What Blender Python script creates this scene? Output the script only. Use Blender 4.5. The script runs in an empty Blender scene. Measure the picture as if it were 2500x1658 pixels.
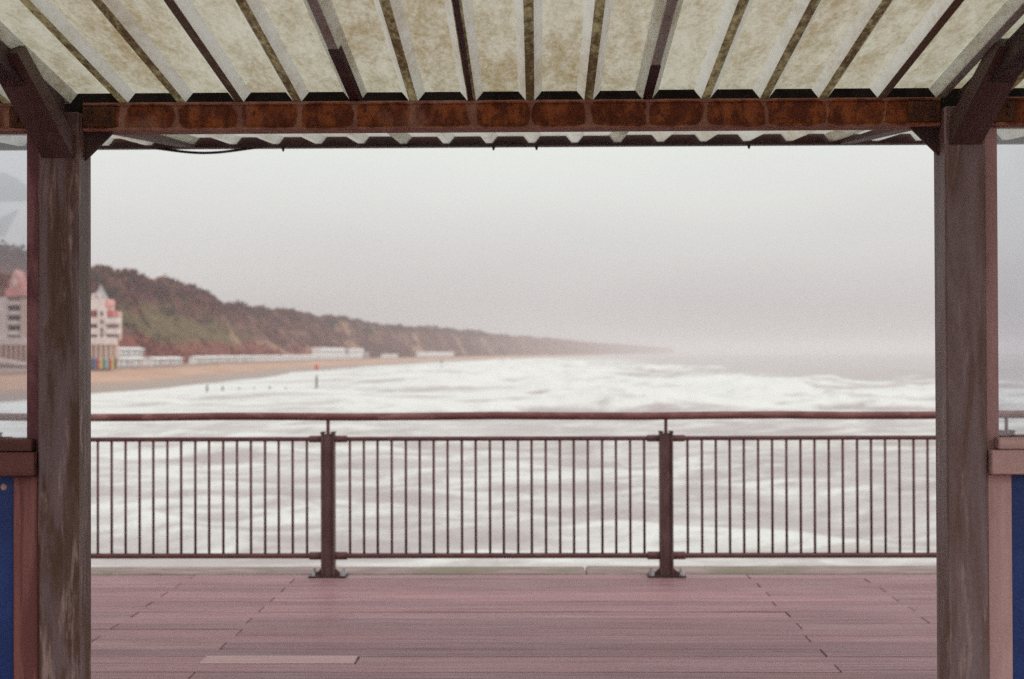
import bpy, bmesh, math, random
import numpy as np
from mathutils import Vector, Matrix, Euler

# ------------------------------------------------------------------ camera
S = bpy.context.scene
COL = S.collection
EYE = 1.6
FPX = 50.0 / 36.0 * 2500.0
cam_d = bpy.data.cameras.new('camera')
cam = bpy.data.objects.new('camera', cam_d)
COL.objects.link(cam)
cam_d.lens = 50; cam_d.sensor_width = 36; cam_d.sensor_fit = 'HORIZONTAL'
cam_d.clip_start = 0.05; cam_d.clip_end = 40000
CAM_R = (Matrix.Rotation(math.radians(1.0), 4, 'Z') @ Matrix.Rotation(math.radians(90 + 0.545), 4, 'X')
         @ Matrix.Rotation(math.radians(-0.2), 4, 'Z'))
cam.matrix_world = Matrix.Translation((0, 0, EYE)) @ CAM_R
cam_d.dof.use_dof = True
cam_d.dof.focus_distance = 4.9
cam_d.dof.aperture_fstop = 3.5
S.camera = cam

def P(px, py, Y):
    """photo pixel (2500 wide) -> world point on the plane y = Y"""
    d = CAM_R.to_3x3() @ Vector(((px - 1250) / FPX, -(py - 829) / FPX, -1))
    t = Y / d.y
    return Vector((d.x * t, Y, EYE + d.z * t))

# ------------------------------------------------------------------ world, sun, exposure
S.view_settings.view_transform = 'Standard'
S.view_settings.look = 'None'
S.view_settings.exposure = 0.08
S.view_settings.gamma = 1.0
S.view_settings.use_curve_mapping = False
S.cycles.use_denoising = False
S.cycles.volume_bounces = 2
S.cycles.max_bounces = 8
S.cycles.transparent_max_bounces = 12

SUN_EL, SUN_AZ = math.radians(38), math.radians(130)      # azimuth clockwise from +Y (behind right)
W = bpy.data.worlds.new('World'); S.world = W; W.use_nodes = True
nt = W.node_tree; nt.nodes.clear()
def wn(t): return nt.nodes.new(t)
out = wn('ShaderNodeOutputWorld'); bg = wn('ShaderNodeBackground')
sky = wn('ShaderNodeTexSky'); sky.sky_type = 'NISHITA'; sky.sun_disc = False
sky.sun_elevation = SUN_EL; sky.sun_rotation = SUN_AZ
sky.air_density = 1.0; sky.dust_density = 4.0
tc = wn('ShaderNodeTexCoord'); sep = wn('ShaderNodeSeparateXYZ')
ramp = wn('ShaderNodeValToRGB')
cr = ramp.color_ramp
cr.elements[0].position = 0.0; cr.elements[0].color = (0.53, 0.495, 0.495, 1)
cr.elements[1].position = 1.0; cr.elements[1].color = (0.98, 0.98, 0.98, 1)
for p, c in ((0.03, (0.56, 0.53, 0.528)), (0.07, (0.66, 0.643, 0.635)), (0.115, (0.745, 0.75, 0.725)),
             (0.16, (0.80, 0.825, 0.785)), (0.35, (0.86, 0.88, 0.86))):
    e = cr.elements.new(p); e.color = (*c, 1)
no = wn('ShaderNodeTexNoise'); no.inputs['Scale'].default_value = 3.2; no.inputs['Detail'].default_value = 4
mp = wn('ShaderNodeMapping'); mp.inputs['Scale'].default_value = (1, 1, 3.5)
ad = wn('ShaderNodeMath'); ad.operation = 'MULTIPLY_ADD'; ad.inputs[1].default_value = 0.06
ad2 = wn('ShaderNodeMath'); ad2.operation = 'ADD'; ad2.inputs[1].default_value = -0.03
vs = wn('ShaderNodeVectorMath'); vs.operation = 'SCALE'; vs.inputs['Scale'].default_value = 10.0
mx = wn('ShaderNodeMix'); mx.data_type = 'RGBA'; mx.inputs['Factor'].default_value = 0.93
L = nt.links.new
L(tc.outputs['Generated'], sep.inputs[0]); L(tc.outputs['Generated'], mp.inputs['Vector'])
L(mp.outputs[0], no.inputs['Vector']); L(no.outputs['Fac'], ad.inputs[0])
L(sep.outputs['Z'], ad.inputs[2]); L(ad.outputs[0], ad2.inputs[0])
L(ad2.outputs[0], ramp.inputs[0]); L(ramp.outputs[0], vs.inputs[0])
L(sky.outputs[0], mx.inputs['A']); L(vs.outputs[0], mx.inputs['B'])
L(mx.outputs['Result'], bg.inputs['Color']); bg.inputs['Strength'].default_value = 0.1
L(bg.outputs[0], out.inputs['Surface'])

sun_d = bpy.data.lights.new('sun', 'SUN'); sun = bpy.data.objects.new('sun', sun_d); COL.objects.link(sun)
sun_d.energy = 0.9; sun_d.angle = math.radians(25); sun_d.color = (1.0, 0.96, 0.90)
sdir = Vector((math.sin(SUN_AZ) * math.cos(SUN_EL), math.cos(SUN_AZ) * math.cos(SUN_EL), math.sin(SUN_EL)))
sun.rotation_euler = (-sdir).to_track_quat('-Z', 'Y').to_euler()
sun.location = (20, -20, 40)

rnd = random.Random(7)

# ------------------------------------------------------------------ material helpers
class N:
    """small node-tree writer"""
    def __init__(s, name, rough=0.6, spec=0.4, metal=0.0):
        s.m = bpy.data.materials.new(name); s.m.use_nodes = True
        s.t = s.m.node_tree; s.b = s.t.nodes['Principled BSDF']
        s.b.inputs['Roughness'].default_value = rough
        s.b.inputs['Specular IOR Level'].default_value = spec
        s.b.inputs['Metallic'].default_value = metal
    def n(s, t, **kw):
        x = s.t.nodes.new(t)
        for k, v in kw.items(): setattr(x, k, v)
        return x
    def put(s, sock, v):
        if v is None: return
        if isinstance(v, bpy.types.NodeSocket): s.t.links.new(v, sock)
        elif isinstance(v, (tuple, list)) and len(v) == 3 and sock.type == 'RGBA': sock.default_value = (*v, 1)
        else: sock.default_value = v
    def pos(s, scale=(1, 1, 1), obj=False, off=(0, 0, 0)):
        m = s.n('ShaderNodeMapping'); m.inputs['Scale'].default_value = scale; m.inputs['Location'].default_value = off
        if obj: src = s.n('ShaderNodeTexCoord').outputs['Object']
        else: src = s.n('ShaderNodeNewGeometry').outputs['Position']
        s.t.links.new(src, m.inputs['Vector']); return m.outputs[0]
    def noise(s, vec, scale=1.0, detail=5, rough=0.6, dist=0.0):
        x = s.n('ShaderNodeTexNoise'); s.put(x.inputs['Vector'], vec)
        x.inputs['Scale'].default_value = scale; x.inputs['Detail'].default_value = detail
        x.inputs['Roughness'].default_value = rough; x.inputs['Distortion'].default_value = dist
        return x.outputs['Fac']
    def math(s, op, a, b=None, c=None, clamp=False):
        x = s.n('ShaderNodeMath', operation=op, use_clamp=clamp)
        for i, v in enumerate((a, b, c)): s.put(x.inputs[i], v)
        return x.outputs[0]
    def rng(s, v, a, b, c=0.0, d=1.0, smooth=True):
        x = s.n('ShaderNodeMapRange'); x.interpolation_type = 'SMOOTHSTEP' if smooth else 'LINEAR'
        s.put(x.inputs['Value'], v)
        for k, q in zip(('From Min', 'From Max', 'To Min', 'To Max'), (a, b, c, d)): x.inputs[k].default_value = q
        return x.outputs['Result']
    def mix(s, f, a, b, blend='MIX'):
        x = s.n('ShaderNodeMix', data_type='RGBA', blend_type=blend)
        s.put(x.inputs['Factor'], f); s.put(x.inputs['A'], a); s.put(x.inputs['B'], b)
        return x.outputs['Result']
    def attr(s, name):
        return s.n('ShaderNodeAttribute', attribute_name=name)
    def color(s, v): s.put(s.b.inputs['Base Color'], v); return s
    def rough(s, v): s.put(s.b.inputs['Roughness'], v); return s
    def bump(s, h, strength=0.4, dist=0.01):
        x = s.n('ShaderNodeBump'); x.inputs['Strength'].default_value = strength; x.inputs['Distance'].default_value = dist
        s.put(x.inputs['Height'], h); s.t.links.new(x.outputs[0], s.b.inputs['Normal']); return s

M = {}
def worn(name, a, b, c=None, scale=6, stretch=(1, 1, 0.15), rough=0.6, spec=0.35, lo=0.42, hi=0.62, bump=0.3, c_lo=0.55):
    k = N(name, rough, spec)
    v = k.pos(stretch)
    n1 = k.noise(v, scale, 6, 0.62, 0.6)
    col = k.mix(k.rng(n1, lo, hi), a, b)
    if c is not None:
        n2 = k.noise(k.pos(stretch, off=(3.1, 1.7, 0.4)), scale * 1.7, 6, 0.65, 0.4)
        col = k.mix(k.rng(n2, c_lo, c_lo + .16), col, c)
    n3 = k.noise(k.pos(), scale * 14, 3, 0.6)
    col = k.mix(0.35, col, k.mix(n3, (0.2, 0.2, 0.2), (0.8, 0.8, 0.8)), 'SOFT_LIGHT')
    k.color(col); k.bump(n3, bump, 0.004)
    M[name] = k.m; return k

worn('column_paint', (0.080, 0.038, 0.022), (0.150, 0.105, 0.108), (0.30, 0.21, 0.195), scale=5.5, stretch=(2.6, 2.6, 0.34), rough=0.5, lo=.40, hi=.62, c_lo=.52)
worn('column_paint_grey', (0.19, 0.14, 0.145), (0.125, 0.070, 0.055), (0.29, 0.215, 0.205), scale=5.2, stretch=(2.6, 2.6, 0.30), rough=0.5, lo=.38, hi=.66, c_lo=.53)
worn('brace_paint_shaded', (0.075, 0.042, 0.034), (0.10, 0.062, 0.056), (0.085, 0.040, 0.024), scale=7, stretch=(1.5, 0.4, 0.4), rough=0.6)  # brown paint darkened so its colour carries the shade under the roof
worn('dark_steel', (0.035, 0.018, 0.016), (0.06, 0.03, 0.024), scale=9, stretch=(1, 1, 1), rough=0.6)
worn('fascia_paint_shaded', (0.030, 0.010, 0.009), (0.05, 0.015, 0.013), scale=9, stretch=(.4, 1, 1), rough=0.55)  # maroon taken near black, shade at the eaves put into the colour
worn('rust_plate', (0.07, 0.026, 0.009), (0.12, 0.044, 0.014), (0.07, 0.03, 0.014), scale=16, stretch=(1, 1, 1), rough=0.8)
worn('gutter_dark', (0.007, 0.005, 0.004), (0.012, 0.009, 0.007), scale=9, stretch=(1, 1, 1), rough=1.0, spec=0.03)
worn('rail_paint', (0.105, 0.040, 0.040), (0.135, 0.055, 0.052), (0.17, 0.08, 0.072), scale=12, stretch=(.5, 1, .5), rough=0.5)
worn('handrail_wood', (0.15, 0.052, 0.050), (0.23, 0.10, 0.092), (0.30, 0.155, 0.145), scale=9, stretch=(0.35, 1, 1), rough=0.55)
worn('post_paint', (0.100, 0.048, 0.048), (0.135, 0.075, 0.072), (0.175, 0.095, 0.082), scale=12, stretch=(1, 1, .4), rough=0.5)
worn('nut_zinc', (0.38, 0.36, 0.38), (0.5, 0.47, 0.48), scale=30, stretch=(1, 1, 1), rough=0.4, spec=0.6)
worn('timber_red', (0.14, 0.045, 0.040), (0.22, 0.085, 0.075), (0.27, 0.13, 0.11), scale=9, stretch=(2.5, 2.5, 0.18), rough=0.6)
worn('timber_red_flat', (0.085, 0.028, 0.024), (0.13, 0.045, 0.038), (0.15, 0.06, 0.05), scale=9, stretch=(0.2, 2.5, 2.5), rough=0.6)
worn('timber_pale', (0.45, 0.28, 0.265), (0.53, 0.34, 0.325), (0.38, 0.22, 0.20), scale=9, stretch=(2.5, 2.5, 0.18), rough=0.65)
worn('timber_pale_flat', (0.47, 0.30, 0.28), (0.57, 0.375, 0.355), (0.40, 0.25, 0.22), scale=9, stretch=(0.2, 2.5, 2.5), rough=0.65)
worn('stile_paint', (0.13, 0.04, 0.05), (0.24, 0.10, 0.11), (0.36, 0.20, 0.20), scale=11, stretch=(1, 1, 0.3), rough=0.55)
worn('stile_paint_pale', (0.36, 0.21, 0.20), (0.42, 0.25, 0.24), (0.22, 0.09, 0.10), scale=8, stretch=(1, 1, 0.25), rough=0.55)
worn('blue_board', (0.010, 0.032, 0.145), (0.014, 0.045, 0.18), scale=5, stretch=(1, 1, 1), rough=0.45)
worn('screw_cap', (0.45, 0.28, 0.24), (0.5, 0.33, 0.28), scale=30, stretch=(1, 1, 1), rough=0.5)
worn('cable_rubber', (0.03, 0.012, 0.015), (0.05, 0.02, 0.025), scale=20, stretch=(1, 1, 1), rough=0.35)
worn('pile_wood', (0.06, 0.05, 0.045), (0.09, 0.075, 0.065), scale=2, stretch=(1, 1, .3), rough=0.8)
worn('marker_red', (0.55, 0.10, 0.06), (0.62, 0.13, 0.08), scale=2, stretch=(1, 1, 1), rough=0.6)
worn('canopy_fabric', (0.045, 0.035, 0.05), (0.065, 0.05, 0.07), scale=1, stretch=(1, 1, 1), rough=0.8)
worn('stucco_white', (0.70, 0.59, 0.56), (0.78, 0.68, 0.65), scale=0.4, stretch=(1, 1, .4), rough=0.8)
worn('stucco_cream', (0.60, 0.44, 0.38), (0.66, 0.49, 0.43), scale=0.4, stretch=(1, 1, .4), rough=0.8)
worn('panel_red', (0.50, 0.12, 0.11), (0.58, 0.17, 0.16), scale=0.6, stretch=(1, 1, .4), rough=0.7)
worn('panel_pink', (0.68, 0.30, 0.27), (0.74, 0.36, 0.33), scale=0.6, stretch=(1, 1, .4), rough=0.7)
worn('roof_grey', (0.34, 0.31, 0.32), (0.42, 0.38, 0.38), scale=0.6, stretch=(1, 1, 1), rough=0.8)
worn('hut_white', (0.74, 0.72, 0.71), (0.80, 0.78, 0.77), scale=0.3, stretch=(1, 1, 1), rough=0.7)
worn('hut_grey', (0.32, 0.24, 0.25), (0.40, 0.31, 0.32), scale=0.3, stretch=(1, 1, 1), rough=0.7)
worn('bark', (0.07, 0.05, 0.04), (0.10, 0.07, 0.055), scale=1, stretch=(1, 1, .3), rough=0.9)
for nm, c in (('hut_blue', (0.07, 0.10, 0.30)), ('hut_red', (0.42, 0.04, 0.05)), ('hut_yellow', (0.62, 0.47, 0.12)),
              ('hut_green', (0.06, 0.19, 0.16)), ('hut_sky', (0.28, 0.40, 0.46)), ('hut_dark', (0.07, 0.07, 0.08)),
              ('hut_pink', (0.5, 0.22, 0.22))):
    worn(nm, tuple(x * 0.85 for x in c), tuple(min(1, x * 1.1) for x in c), scale=0.5, stretch=(1, 1, .3), rough=0.65)
def dark_glass():
    k = N('window_glass', 0.08, 0.6); k.color((0.06, 0.055, 0.065)); M['window_glass'] = k.m
dark_glass()

# --- rusted valley beam: paint survives in a drip line under every roof trough
def beam_mat():
    k = N('beam_rust', 0.75, 0.25)
    p = k.pos()
    sx = k.n('ShaderNodeSeparateXYZ'); k.t.links.new(p, sx.inputs[0])
    wob = k.noise(k.pos((1, 1, .5)), 7, 4, 0.6)
    x = k.math('ADD', sx.outputs['X'], k.math('MULTIPLY_ADD', wob, 0.10, -0.05))
    fr = k.math('FRACT', k.math('MULTIPLY_ADD', x, 5.0, 0.1 + 0.5 + 20))       # trough at x = -0.02 + 0.2 k  -> 0.5
    dist = k.math('ABSOLUTE', k.math('SUBTRACT', fr, 0.5))
    z = k.math('SUBTRACT', sx.outputs['Z'], 2.414)
    za = k.math('ABSOLUTE', z)
    big = k.noise(k.pos((1, 1, 1), off=(5, 2, 1)), 4.5, 4, 0.6)
    # rust patch: away from the drip line and from the flange edges
    uu = k.math('POWER', k.math('SUBTRACT', 1.0, k.math('MULTIPLY', dist, 2.0)), 6.0)
    vv = k.math('POWER', k.math('DIVIDE', za, 0.047), 5.0)
    rag = k.noise(k.pos((1, 1, 1), off=(1, 7, 3)), 22, 6, 0.7)
    edge = k.rng(k.math('ADD', k.math('ADD', uu, vv), k.math('MULTIPLY_ADD', rag, 1.3, -0.65)), 1.05, 0.35)
    rightness = k.rng(sx.outputs['X'], -0.7, 1.1, -0.12, 0.34, False)
    amt = k.math('ADD', k.math('ADD', edge, rightness), k.math('MULTIPLY_ADD', big, 2.3, -1.2))
    f = k.rng(amt, 0.28, 0.85)
    fine = k.noise(k.pos((1, 1, .7)), 55, 6, 0.7)
    med = k.noise(k.pos((1, 1, .6), off=(2, 0, 3)), 18, 5, 0.65)
    rust = k.mix(k.rng(med, 0.4, 0.62), (0.112, 0.026, 0.008), (0.265, 0.078, 0.021))
    rust = k.mix(k.rng(fine, 0.45, 0.7), rust, (0.052, 0.016, 0.007))
    paint = k.mix(k.rng(med, 0.35, 0.7), (0.21, 0.095, 0.065), (0.33, 0.185, 0.13))
    col = k.mix(f, paint, rust)
    k.color(col); k.bump(fine, 0.5, 0.004)
    M['beam_rust'] = k.m
beam_mat()

# --- translucent glass-fibre roof sheet, seen from below
def roof_mat(name, base, dirt, lo, hi, scale, trans=0.5):
    k = N(name)
    v = k.pos((1, 0.30, 1))
    n1 = k.noise(v, scale, 7, 0.72, 0.3)
    n2 = k.noise(k.pos((1, .35, 1), off=(9, 4, 2)), 2.6, 3, 0.6)
    n3 = k.noise(k.pos((1, .45, 1)), 70, 5, 0.8)
    amt = k.math('ADD', k.math('MULTIPLY', n1, 0.5), k.math('ADD', k.math('MULTIPLY', n2, 0.35), k.math('MULTIPLY', n3, 0.42)))
    f = k.rng(amt, lo, hi)
    tint = k.mix(k.rng(n2, 0.4, 0.6), dirt, tuple(x * y for x, y in zip(dirt, (0.95, 0.82, 0.75))))
    col = k.mix(f, base, tint)
    d = k.n('ShaderNodeBsdfDiffuse'); t = k.n('ShaderNodeBsdfTranslucent'); m = k.n('ShaderNodeMixShader')
    g = k.n('ShaderNodeBsdfGlossy'); g.inputs['Roughness'].default_value = 0.45
    m2 = k.n('ShaderNodeMixShader'); m2.inputs[0].default_value = 0.04
    k.put(d.inputs['Color'], col); k.put(t.inputs['Color'], col); m.inputs[0].default_value = trans
    l = k.t.links.new
    l(d.outputs[0], m.inputs[1]); l(t.outputs[0], m.inputs[2])
    l(m.outputs[0], m2.inputs[1]); l(g.outputs[0], m2.inputs[2])
    l(m2.outputs[0], k.t.nodes['Material Output'].inputs['Surface'])
    M[name] = k.m
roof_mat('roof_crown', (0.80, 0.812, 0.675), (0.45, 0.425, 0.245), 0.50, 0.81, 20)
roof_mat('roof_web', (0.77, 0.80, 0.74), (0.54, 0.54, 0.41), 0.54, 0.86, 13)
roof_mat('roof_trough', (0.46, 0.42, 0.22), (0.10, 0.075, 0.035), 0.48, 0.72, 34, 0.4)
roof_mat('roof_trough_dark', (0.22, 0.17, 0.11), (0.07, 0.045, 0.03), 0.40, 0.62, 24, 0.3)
roof_mat('roof_lap', (0.40, 0.40, 0.37), (0.26, 0.22, 0.17), 0.54, 0.82, 14, 0.4)

# --- grooved hardwood deck board, a little different on every board
def deck_mat():
    k = N('deck_board', 0.5, 0.35)
    oi = k.n('ShaderNodeObjectInfo')
    g = k.noise(k.pos((0.22, 9, 1)), 4.2, 7, 0.72)
    big = k.noise(k.pos((0.5, 1.2, 1)), 1.4, 4, 0.6)
    col = k.mix(k.rng(g, 0.36, 0.64), (0.245, 0.118, 0.135), (0.43, 0.245, 0.262))
    col = k.mix(k.math('MULTIPLY', k.rng(big, 0.4, 0.7), 0.35), col, (0.46, 0.275, 0.28))
    val = k.rng(oi.outputs['Random'], 0, 1, 0.84, 1.14, False)
    hs = k.n('ShaderNodeHueSaturation'); k.put(hs.inputs['Value'], val); k.put(hs.inputs['Color'], col)
    k.color(hs.outputs[0])
    k.rough(k.rng(big, 0.3, 0.7, 0.38, 0.6))
    p = k.pos(); sx = k.n('ShaderNodeSeparateXYZ'); k.t.links.new(p, sx.inputs[0])
    h = g
    k.bump(h, 0.30, 0.004); M['deck_board'] = k.m
    k = N('deck_board_new', 0.55, 0.3)
    g = k.noise(k.pos((0.35, 9, 1)), 5, 6, 0.65)
    k.color(k.mix(k.rng(g, .3, .7), (0.50, 0.32, 0.315), (0.62, 0.42, 0.41))); k.bump(g, 0.2, 0.003); M['deck_board_new'] = k.m
    k = N('deck_board_pale', 0.55, 0.3)
    g = k.noise(k.pos((0.3, 9, 1)), 4.5, 6, 0.7)
    k.color(k.mix(k.rng(g, .34, .66), (0.33, 0.185, 0.19), (0.50, 0.31, 0.315))); k.bump(g, 0.2, 0.003); M['deck_board_pale'] = k.m
    k = N('deck_edge_moss', 0.7, 0.25)
    g = k.noise(k.pos((0.5, 3, 1)), 6, 6, 0.65); g2 = k.noise(k.pos((1, 1, 1), off=(4, 4, 4)), 1.1, 4, 0.6)
    c = k.mix(k.rng(g, .35, .65), (0.26, 0.175, 0.165), (0.44, 0.34, 0.315))
    c = k.mix(k.rng(g2, .5, .66), c, k.mix(g, (0.19, 0.165, 0.11), (0.29, 0.255, 0.185)))
    k.color(c); k.bump(g, 0.3, 0.004); M['deck_edge_moss'] = k.m
deck_mat()

# --- old glazing: slightly dirty pane that also mirrors what is behind the viewer
def pane_mat():
    k = N('old_glazing')
    tr = k.n('ShaderNodeBsdfTransparent'); tr.inputs['Color'].default_value = (0.90, 0.91, 0.94, 1)
    gl = k.n('ShaderNodeBsdfGlossy'); gl.inputs['Roughness'].default_value = 0.02
    df = k.n('ShaderNodeBsdfDiffuse'); df.inputs['Color'].default_value = (0.5, 0.5, 0.52, 1)
    fr = k.n('ShaderNodeFresnel'); fr.inputs['IOR'].default_value = 2.0
    m1 = k.n('ShaderNodeMixShader'); m2 = k.n('ShaderNodeMixShader')
    n = k.noise(k.pos((1, 1, .4)), 3, 6, 0.65)
    k.put(m1.inputs[0], k.rng(n, 0.45, 0.8, 0.04, 0.13))
    l = k.t.links.new
    l(tr.outputs[0], m1.inputs[1]); l(df.outputs[0], m1.inputs[2])
    l(fr.outputs[0], m2.inputs[0]); l(m1.outputs[0], m2.inputs[1]); l(gl.outputs[0], m2.inputs[2])
    l(m2.outputs[0], k.t.nodes['Material Output'].inputs['Surface']); M['old_glazing'] = k.m
pane_mat()

# ------------------------------------------------------------------ mesh helpers
class MB:
    def __init__(s): s.v = []; s.f = []; s.mi = []
    def add(s, vs, fs, mi=0):
        o = len(s.v); s.v += [tuple(v) for v in vs]
        for f in fs: s.f.append([i + o for i in f]); s.mi.append(mi)
        return s
    def box(s, x0, x1, y0, y1, z0, z1, mi=0, bev=0.0):
        if bev <= 0:
            vs = [(x, y, z) for x in (x0, x1) for y in (y0, y1) for z in (z0, z1)]
            return s.add(vs, [(0, 1, 3, 2), (4, 6, 7, 5), (0, 4, 5, 1), (2, 3, 7, 6), (0, 2, 6, 4), (1, 5, 7, 3)], mi)
        bm = bmesh.new(); bmesh.ops.create_cube(bm, size=1)
        for v in bm.verts:
            v.co = ((x0 + x1) / 2 + v.co.x * (x1 - x0), (y0 + y1) / 2 + v.co.y * (y1 - y0), (z0 + z1) / 2 + v.co.z * (z1 - z0))
        bmesh.ops.bevel(bm, geom=list(bm.edges), offset=bev, segments=1, affect='EDGES', profile=0.5)
        bm.verts.index_update()
        s.add([v.co[:] for v in bm.verts], [[v.index for v in f.verts] for f in bm.faces], mi); bm.free()
        return s
    def tube(s, pts, r, n=10, mi=0, caps=True):
        pts = [Vector(p) for p in pts]; rs = r if isinstance(r, (list, tuple)) else [r] * len(pts)
        rings = []
        for i, p in enumerate(pts):
            d = (pts[min(i + 1, len(pts) - 1)] - pts[max(i - 1, 0)]).normalized()
            a = d.orthogonal().normalized()
            if i: a = (rings_a - d * rings_a.dot(d)).normalized()
            rings_a = a; b = d.cross(a)
            rings.append([p + (a * math.cos(t) + b * math.sin(t)) * rs[i] for t in (2 * math.pi * k / n for k in range(n))])
        vs = [v for R in rings for v in R]; fs = []
        for i in range(len(pts) - 1):
            for k in range(n):
                fs.append((i * n + k, i * n + (k + 1) % n, (i + 1) * n + (k + 1) % n, (i + 1) * n + k))
        if caps: fs.append(tuple(range(n))[::-1]); fs.append(tuple(range((len(pts) - 1) * n, len(pts) * n)))
        return s.add(vs, fs, mi)
    def prism(s, prof, axis, a0, a1, mi=0):
        """prof: list of 2-D points in the plane normal to axis ('x' -> (y,z), 'y' -> (x,z), 'z' -> (x,y))"""
        def mk(p, a): return {'x': (a, p[0], p[1]), 'y': (p[0], a, p[1]), 'z': (p[0], p[1], a)}[axis]
        n = len(prof)
        vs = [mk(p, a0) for p in prof] + [mk(p, a1) for p in prof]
        fs = [(i, (i + 1) % n, n + (i + 1) % n, n + i) for i in range(n)] + [tuple(range(n))[::-1], tuple(range(n, 2 * n))]
        return s.add(vs, fs, mi)
    def mesh(s, name, mats):
        me = bpy.data.meshes.new(name); me.from_pydata(s.v, [], s.f)
        for m in (mats if isinstance(mats, (list, tuple)) else [mats]): me.materials.append(M[m])
        if any(s.mi): me.polygons.foreach_set('material_index', s.mi)
        bm = bmesh.new(); bm.from_mesh(me); bmesh.ops.recalc_face_normals(bm, faces=bm.faces); bm.to_mesh(me); bm.free()
        me.update(); return me
    def build(s, name, mats, parent=None, smooth=False, **tags):
        return link(name, s.mesh(name, mats), parent, smooth, **tags)

def link(name, data, parent=None, smooth=False, label=None, cat=None, group=None, kind=None):
    o = bpy.data.objects.new(name, data); COL.objects.link(o)
    if parent is not None:
        o.parent = parent
        o.matrix_parent_inverse = parent.matrix_basis.inverted()
    if smooth and data is not None: data.polygons.foreach_set('use_smooth', [True] * len(data.polygons))
    if label: o['label'] = label
    if cat: o['category'] = cat
    if group: o['group'] = group
    if kind: o['kind'] = kind
    return o
def thing(name, loc, label, cat, group=None):
    o = link(name, None, None, False, label, cat, group); o.location = loc; o.empty_display_size = 0.2
    bpy.context.view_layer.update() if False else None
    return o

# numpy value noise -------------------------------------------------
def vnoise(x, y, seed=0):
    x = np.asarray(x, float); y = np.asarray(y, float)
    xi = np.floor(x).astype(np.int64); yi = np.floor(y).astype(np.int64)
    fx = x - xi; fy = y - yi
    fx = fx * fx * fx * (fx * (fx * 6 - 15) + 10); fy = fy * fy * fy * (fy * (fy * 6 - 15) + 10)
    def h(a, b):
        k = (a * 374761393 + b * 668265263 + seed * 974711) & 0xffffffff
        k = ((k ^ (k >> 13)) * 1274126177) & 0xffffffff
        k = k ^ (k >> 16)
        return (k & 0xffff) / 65535.0
    a = h(xi, yi); b = h(xi + 1, yi); c = h(xi, yi + 1); d = h(xi + 1, yi + 1)
    return (a * (1 - fx) + b * fx) * (1 - fy) + (c * (1 - fx) + d * fx) * fy
def fbm(x, y, oct=4, seed=0):
    t = 0; a = 0.5; n = 0
    for i in range(oct):
        t = t + a * vnoise(x * 2 ** i, y * 2 ** i, seed + i * 17); n += a; a *= 0.5
    return t / n
def sstep(a, b, x):
    t = np.clip((np.asarray(x, float) - a) / (b - a), 0, 1); return t * t * (3 - 2 * t)

# ================================================================== THE SETTING
SEA = -6.4
CY = [-900, 309, 391, 549, 631, 817, 930, 1405, 1710, 2400, 3300, 4900, 9800]
CX = [-100, -97, -95, -103, -112, -110, -112, -93, -50, -4, 110, 285, 1000]
def shore(y): return np.interp(y, CY, CX)
def toe(y): return 44 + 62 * (1 - sstep(452, 505, y))
def cliff_h(y): return np.interp(y, [250, 470, 549, 620, 720, 790, 850, 930, 1400, 3300, 9800], [46, 44, 40, 42.5, 45.5, 42, 37, 37.5, 38, 41, 42])

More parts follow.
